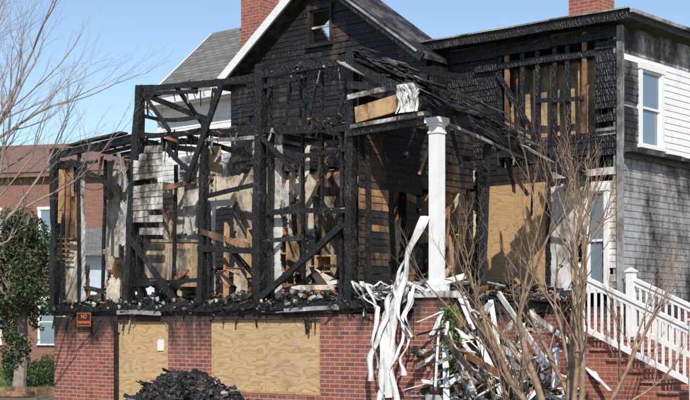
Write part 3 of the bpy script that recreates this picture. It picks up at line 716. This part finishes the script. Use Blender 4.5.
tube(mb,[base,base+Vector((.05,0,1.2)),base+Vector((.1,0,2.2))],[.22,.17,.14],BK2,10)
for (dx,dy,L,r) in ((.45,0,2.7,.06),(.75,.2,2.3,.05),(.25,.3,3.0,.07),(-.4,.1,2.4,.06),(.35,-.4,2.7,.055),(.8,-.1,2.1,.04),(.6,0,2.9,.05)):
    grow(mb,base+Vector((.1,0,2.1)),Vector((dx,dy,1)),L,r,5,BK2,spread=.5,up=.08,seg=5,shr=.66,wig=.12,rsh=.66,kids=(2,2),side=.55)
mb.obj('bare_tree',smooth=True)

def leafmat(name,c1,c2):
    m,nt,b=newmat(name); oi=coords(nt); n=noi(nt,oi,2.5,4,.7)
    g=nt.nodes.new('ShaderNodeNewGeometry')
    c=mix(nt,g.outputs['Random Per Island'],c1,c2); c=mix(nt,ramp(nt,n,[(.35,.6),(.65,0)]),c,tuple(x*.35 for x in c1))
    nt.links.new(c,b.inputs['Base Color']); b.inputs['Roughness'].default_value=.5; return m
LF=leafmat('evergreen_leaf',(.03,.055,.018),(.07,.11,.03)); LI=leafmat('ivy_leaf',(.09,.17,.035),(.19,.29,.07)); LB=leafmat('boxwood_leaf',(.03,.07,.018),(.07,.12,.03))
def leaf(mb,c,s,m):
    a=Vector((rr(-1,1),rr(-1,1),rr(-1,1))).normalized(); b2=a.cross(Vector((rr(-1,1),rr(-1,1),rr(-1,1)))).normalized()
    mb.face([c-a*s,c+b2*s*.5,c+a*s,c-b2*s*.5],m)
random.seed(3); mb=MB()
base=Vector((-8.85,38,0))
tube(mb,[base,base+Vector((.1,0,1.5)),base+Vector((0,.1,4))],[.20,.15,.06],BK2,8)
for i in range(8):
    a=rr(0,6.28); tube(mb,[base+Vector((0,0,1+i*.3)),base+Vector((math.cos(a)*.6,math.sin(a)*.6,1.8+i*.35)),base+Vector((math.cos(a)*1.0,math.sin(a),2.4+i*.35))],[.07,.04,.015],BK2,5)
cnt=0
while cnt<11000:
    x,y,z=rr(-1.3,1.3),rr(-1.3,1.3),rr(.15,4.9)
    w=.92*(1-((z-2.8)/2.3)**2)**.5 if abs(z-2.8)<2.3 else 0
    if z<2.0: w=max(w*.7,.4)
    w*=1+.7*noise.noise(Vector((x,y,z))*1.1)
    if math.hypot(x,y)<w and noise.noise(Vector((x,y,z))*1.9+Vector((4,4,4)))>-.12:
        leaf(mb,base+Vector((x,y,z)),rr(.035,.075),LF); cnt+=1
mb.obj('ivy_covered_tree')
for nm,bx,by,rad,cn in (('boxwood_shrub',-8.15,38.5,.5,2600),('boxwood_shrub',-9.6,41,.5,1500)):
    mb=MB(); c=0; b0=Vector((bx,by,0))
    for i in range(6):
        a=i; tube(mb,[b0,b0+Vector((math.cos(a)*.2,math.sin(a)*.2,.35)),b0+Vector((math.cos(a)*.35,math.sin(a)*.35,.6))],[.02,.015,.006],BK2,4)
    while c<cn:
        v=Vector((rr(-1,1),rr(-1,1),rr(-1,1)))
        if v.length<1+.3*noise.noise(v*2) and v.length>.35: leaf(mb,b0+Vector((v.x*rad,v.y*rad,.48+v.z*rad*.9)),rr(.02,.045),LB); c+=1
    mb.obj(nm)
mb=MB()
for i in range(2000):
    z=rr(.1,1.95); wv=.30*(.6+.9*noise.noise(Vector((z*2.4,1,1))))+.12*(z<1)
    v=.02+random.gauss(0,wv*.7)*.6; q=HM@p(-.19-abs(random.gauss(0,.09)),v,z)
    leaf(mb,q,rr(.018,.042),LI)
for i in range(5):
    tube(mb,[HM@p(-.17,.0+.05*i,0),HM@p(-.17,.05*i+.03,.9),HM@p(-.17,.05*i,1.6)],[.012,.009,.004],BK2,4)
mb.obj('ivy_plant')

# ---------------------------------------------------------------- background
BRF=M_brick('old_brown_brick',(.33,.13,.085),(.24,.095,.065),(.28,.22,.19),False)
RB=M_shingle('reddish_roof_shingle',(.21,.12,.09),(.28,.165,.125))
bb=empty('brick_building',(-19,62,0),math.radians(-14))
mb=MB()
mb.box((-12,0,0),(9.5,.3,8.2),BRF); mb.box((9.2,.3,0),(9.5,10,8.2),BRF); mb.box((-12,.3,8.0),(9.2,10,8.1),GU)
mb.box((-12.2,-.35,8.2),(9.8,0,8.4),RB)
mb.hexa([(-12.4,-.4,8.4),(9.9,-.4,8.4),(9.9,10.4,8.4),(-12.4,10.4,8.4),(-9,4,10.2),(6.5,4,10.2),(6.5,6,10.2),(-9,6,10.2)],RB)
for z in (1.0,4.9):
    for x in (-9,-6,-3,0,3,6):
        window(mb,Vector((x,-.02,z)),(1,0,0),(0,-1,0),1.1,1.9); mb.box((x,-.015,z),(x+1.1,-.003,z+1.9),GL)
mb.obj('walls_and_roof',bb)
wh=empty('gray_house',(-9.9,53,0),math.radians(8))
mb=MB(); mb.box((0,0,0),(5,.2,4.4),FARW); mb.box((0,.2,0),(.2,5,4.4),FARW)
mb.hexa([(-.4,-.6,4.4),(5.4,-.6,4.4),(5.4,5,4.4),(-.4,5,4.4),(-.4,2,5.6),(5.4,2,5.6),(5.4,2.3,5.6),(-.4,2.3,5.6)],SHG)
for x in (.1,1.5,2.9,4.4): mb.box((x,-1.6,.5),(x+.14,-1.46,2.9),GU)
mb.box((-.2,-1.7,2.9),(5.2,0,3.05),GU); mb.box((-.2,-1.7,0),(5.2,0,.5),BRF)
for x in (.6,2.0,3.4): window(mb,Vector((x,0,.9)),(1,0,0),(0,-1,0),.8,1.3); mb.box((x,-.02,.9),(x+.8,-.003,2.2),GL)
mb.obj('walls_and_roof',wh)
mb=MB(); random.seed(9)
for i in range(9000):
    x=rr(-40,40); y=rr(80,88); h=3.4+2.2*noise.noise(Vector((x*.22,0,0)))+noise.noise(Vector((x*.9,3,0)))
    z=rr(0,max(.5,h)); leaf(mb,Vector((x,y,z)),rr(.2,.45),LF)
mb.obj('distant_trees')

# ground
mg,nt,b=newmat('ground_grass_and_dirt'); co=coords(nt)
g=ramp(nt,noi(nt,co,1.2,5,.75),[(.3,(.07,.12,.025)),(.55,(.12,.17,.04)),(.75,(.19,.17,.07))])
d=ramp(nt,noi(nt,co,5,5,.75),[(.3,(.10,.07,.045)),(.7,(.24,.18,.12))])
sp=nt.nodes.new('ShaderNodeSeparateXYZ'); nt.links.new(co,sp.inputs[0])
f=mth(nt,'ADD',sp.outputs[1],mth(nt,'MULTIPLY',noi(nt,co,.5,5,.6),3))
k=mth(nt,'LESS_THAN',f,37.5)
nt.links.new(mix(nt,k,g,d),b.inputs['Base Color']); b.inputs['Roughness'].default_value=.95
bump(nt,b,noi(nt,co,25,5,.7),.6,.04)
mb=MB(); mb.face([(-600,-200,0),(600,-200,0),(600,1500,0),(-600,1500,0)],mg); mb.obj('ground')
mgr=leafmat('grass_blade',(.08,.15,.03),(.17,.24,.06))
mb=MB(); random.seed(2)
for i in range(16000):
    x=rr(-14,-6.5);y=rr(36.5,50); h=rr(.05,.13); a=rr(0,3.14); w=.012
    q=Vector((x,y,0)); s=Vector((math.cos(a)*w,math.sin(a)*w,0)); mb.face([q-s,q+s,q+Vector((rr(-.04,.04),rr(-.04,.04),h))],mgr)
mb.obj('grass')
mb=MB(); mb.beam((-12,34.6,.1),(-6.8,34.2,.1),.2,.2,TW,.1,20); mb.beam((-12,33.6,.08),(-7.4,33.2,.08),.3,.12,TW,.1,20)
mb.obj('timber_garden_edging')

# ---------------------------------------------------------------- light
az=(.05,-1.0); el=math.radians(41)
hd=Vector((az[0],az[1],0)).normalized(); sd=Vector((hd.x*math.cos(el),hd.y*math.cos(el),math.sin(el)))
L=bpy.data.lights.new('sun','SUN'); L.energy=5.0; L.angle=math.radians(.5); L.color=(1,.95,.87)
lo=bpy.data.objects.new('sun',L); lo.rotation_euler=sd.to_track_quat('Z','Y').to_euler(); bpy.context.collection.objects.link(lo)
w=bpy.data.worlds.new('World'); bpy.context.scene.world=w; w.use_nodes=True; nt=w.node_tree
sk=nt.nodes.new('ShaderNodeTexSky'); sk.sky_type='NISHITA'; sk.sun_disc=False; sk.sun_elevation=el
sk.sun_rotation=math.atan2(hd.x,hd.y); sk.air_density=1.0; sk.dust_density=0; sk.ozone_density=1.8
bg=nt.nodes['Background']; nt.links.new(sk.outputs[0],bg.inputs[0]); bg.inputs[1].default_value=.135
sc=bpy.context.scene
sc.view_settings.view_transform='Standard'; sc.view_settings.look='None'; sc.view_settings.exposure=0
cam=bpy.data.cameras.new('camera'); co=bpy.data.objects.new('camera',cam); bpy.context.collection.objects.link(co)
co.location=(0,0,1.6); co.rotation_euler=(math.pi/2,0,0); cam.lens=73.04; cam.sensor_width=36; cam.shift_y=130/690; cam.clip_end=3000; cam.clip_start=.1
sc.camera=co
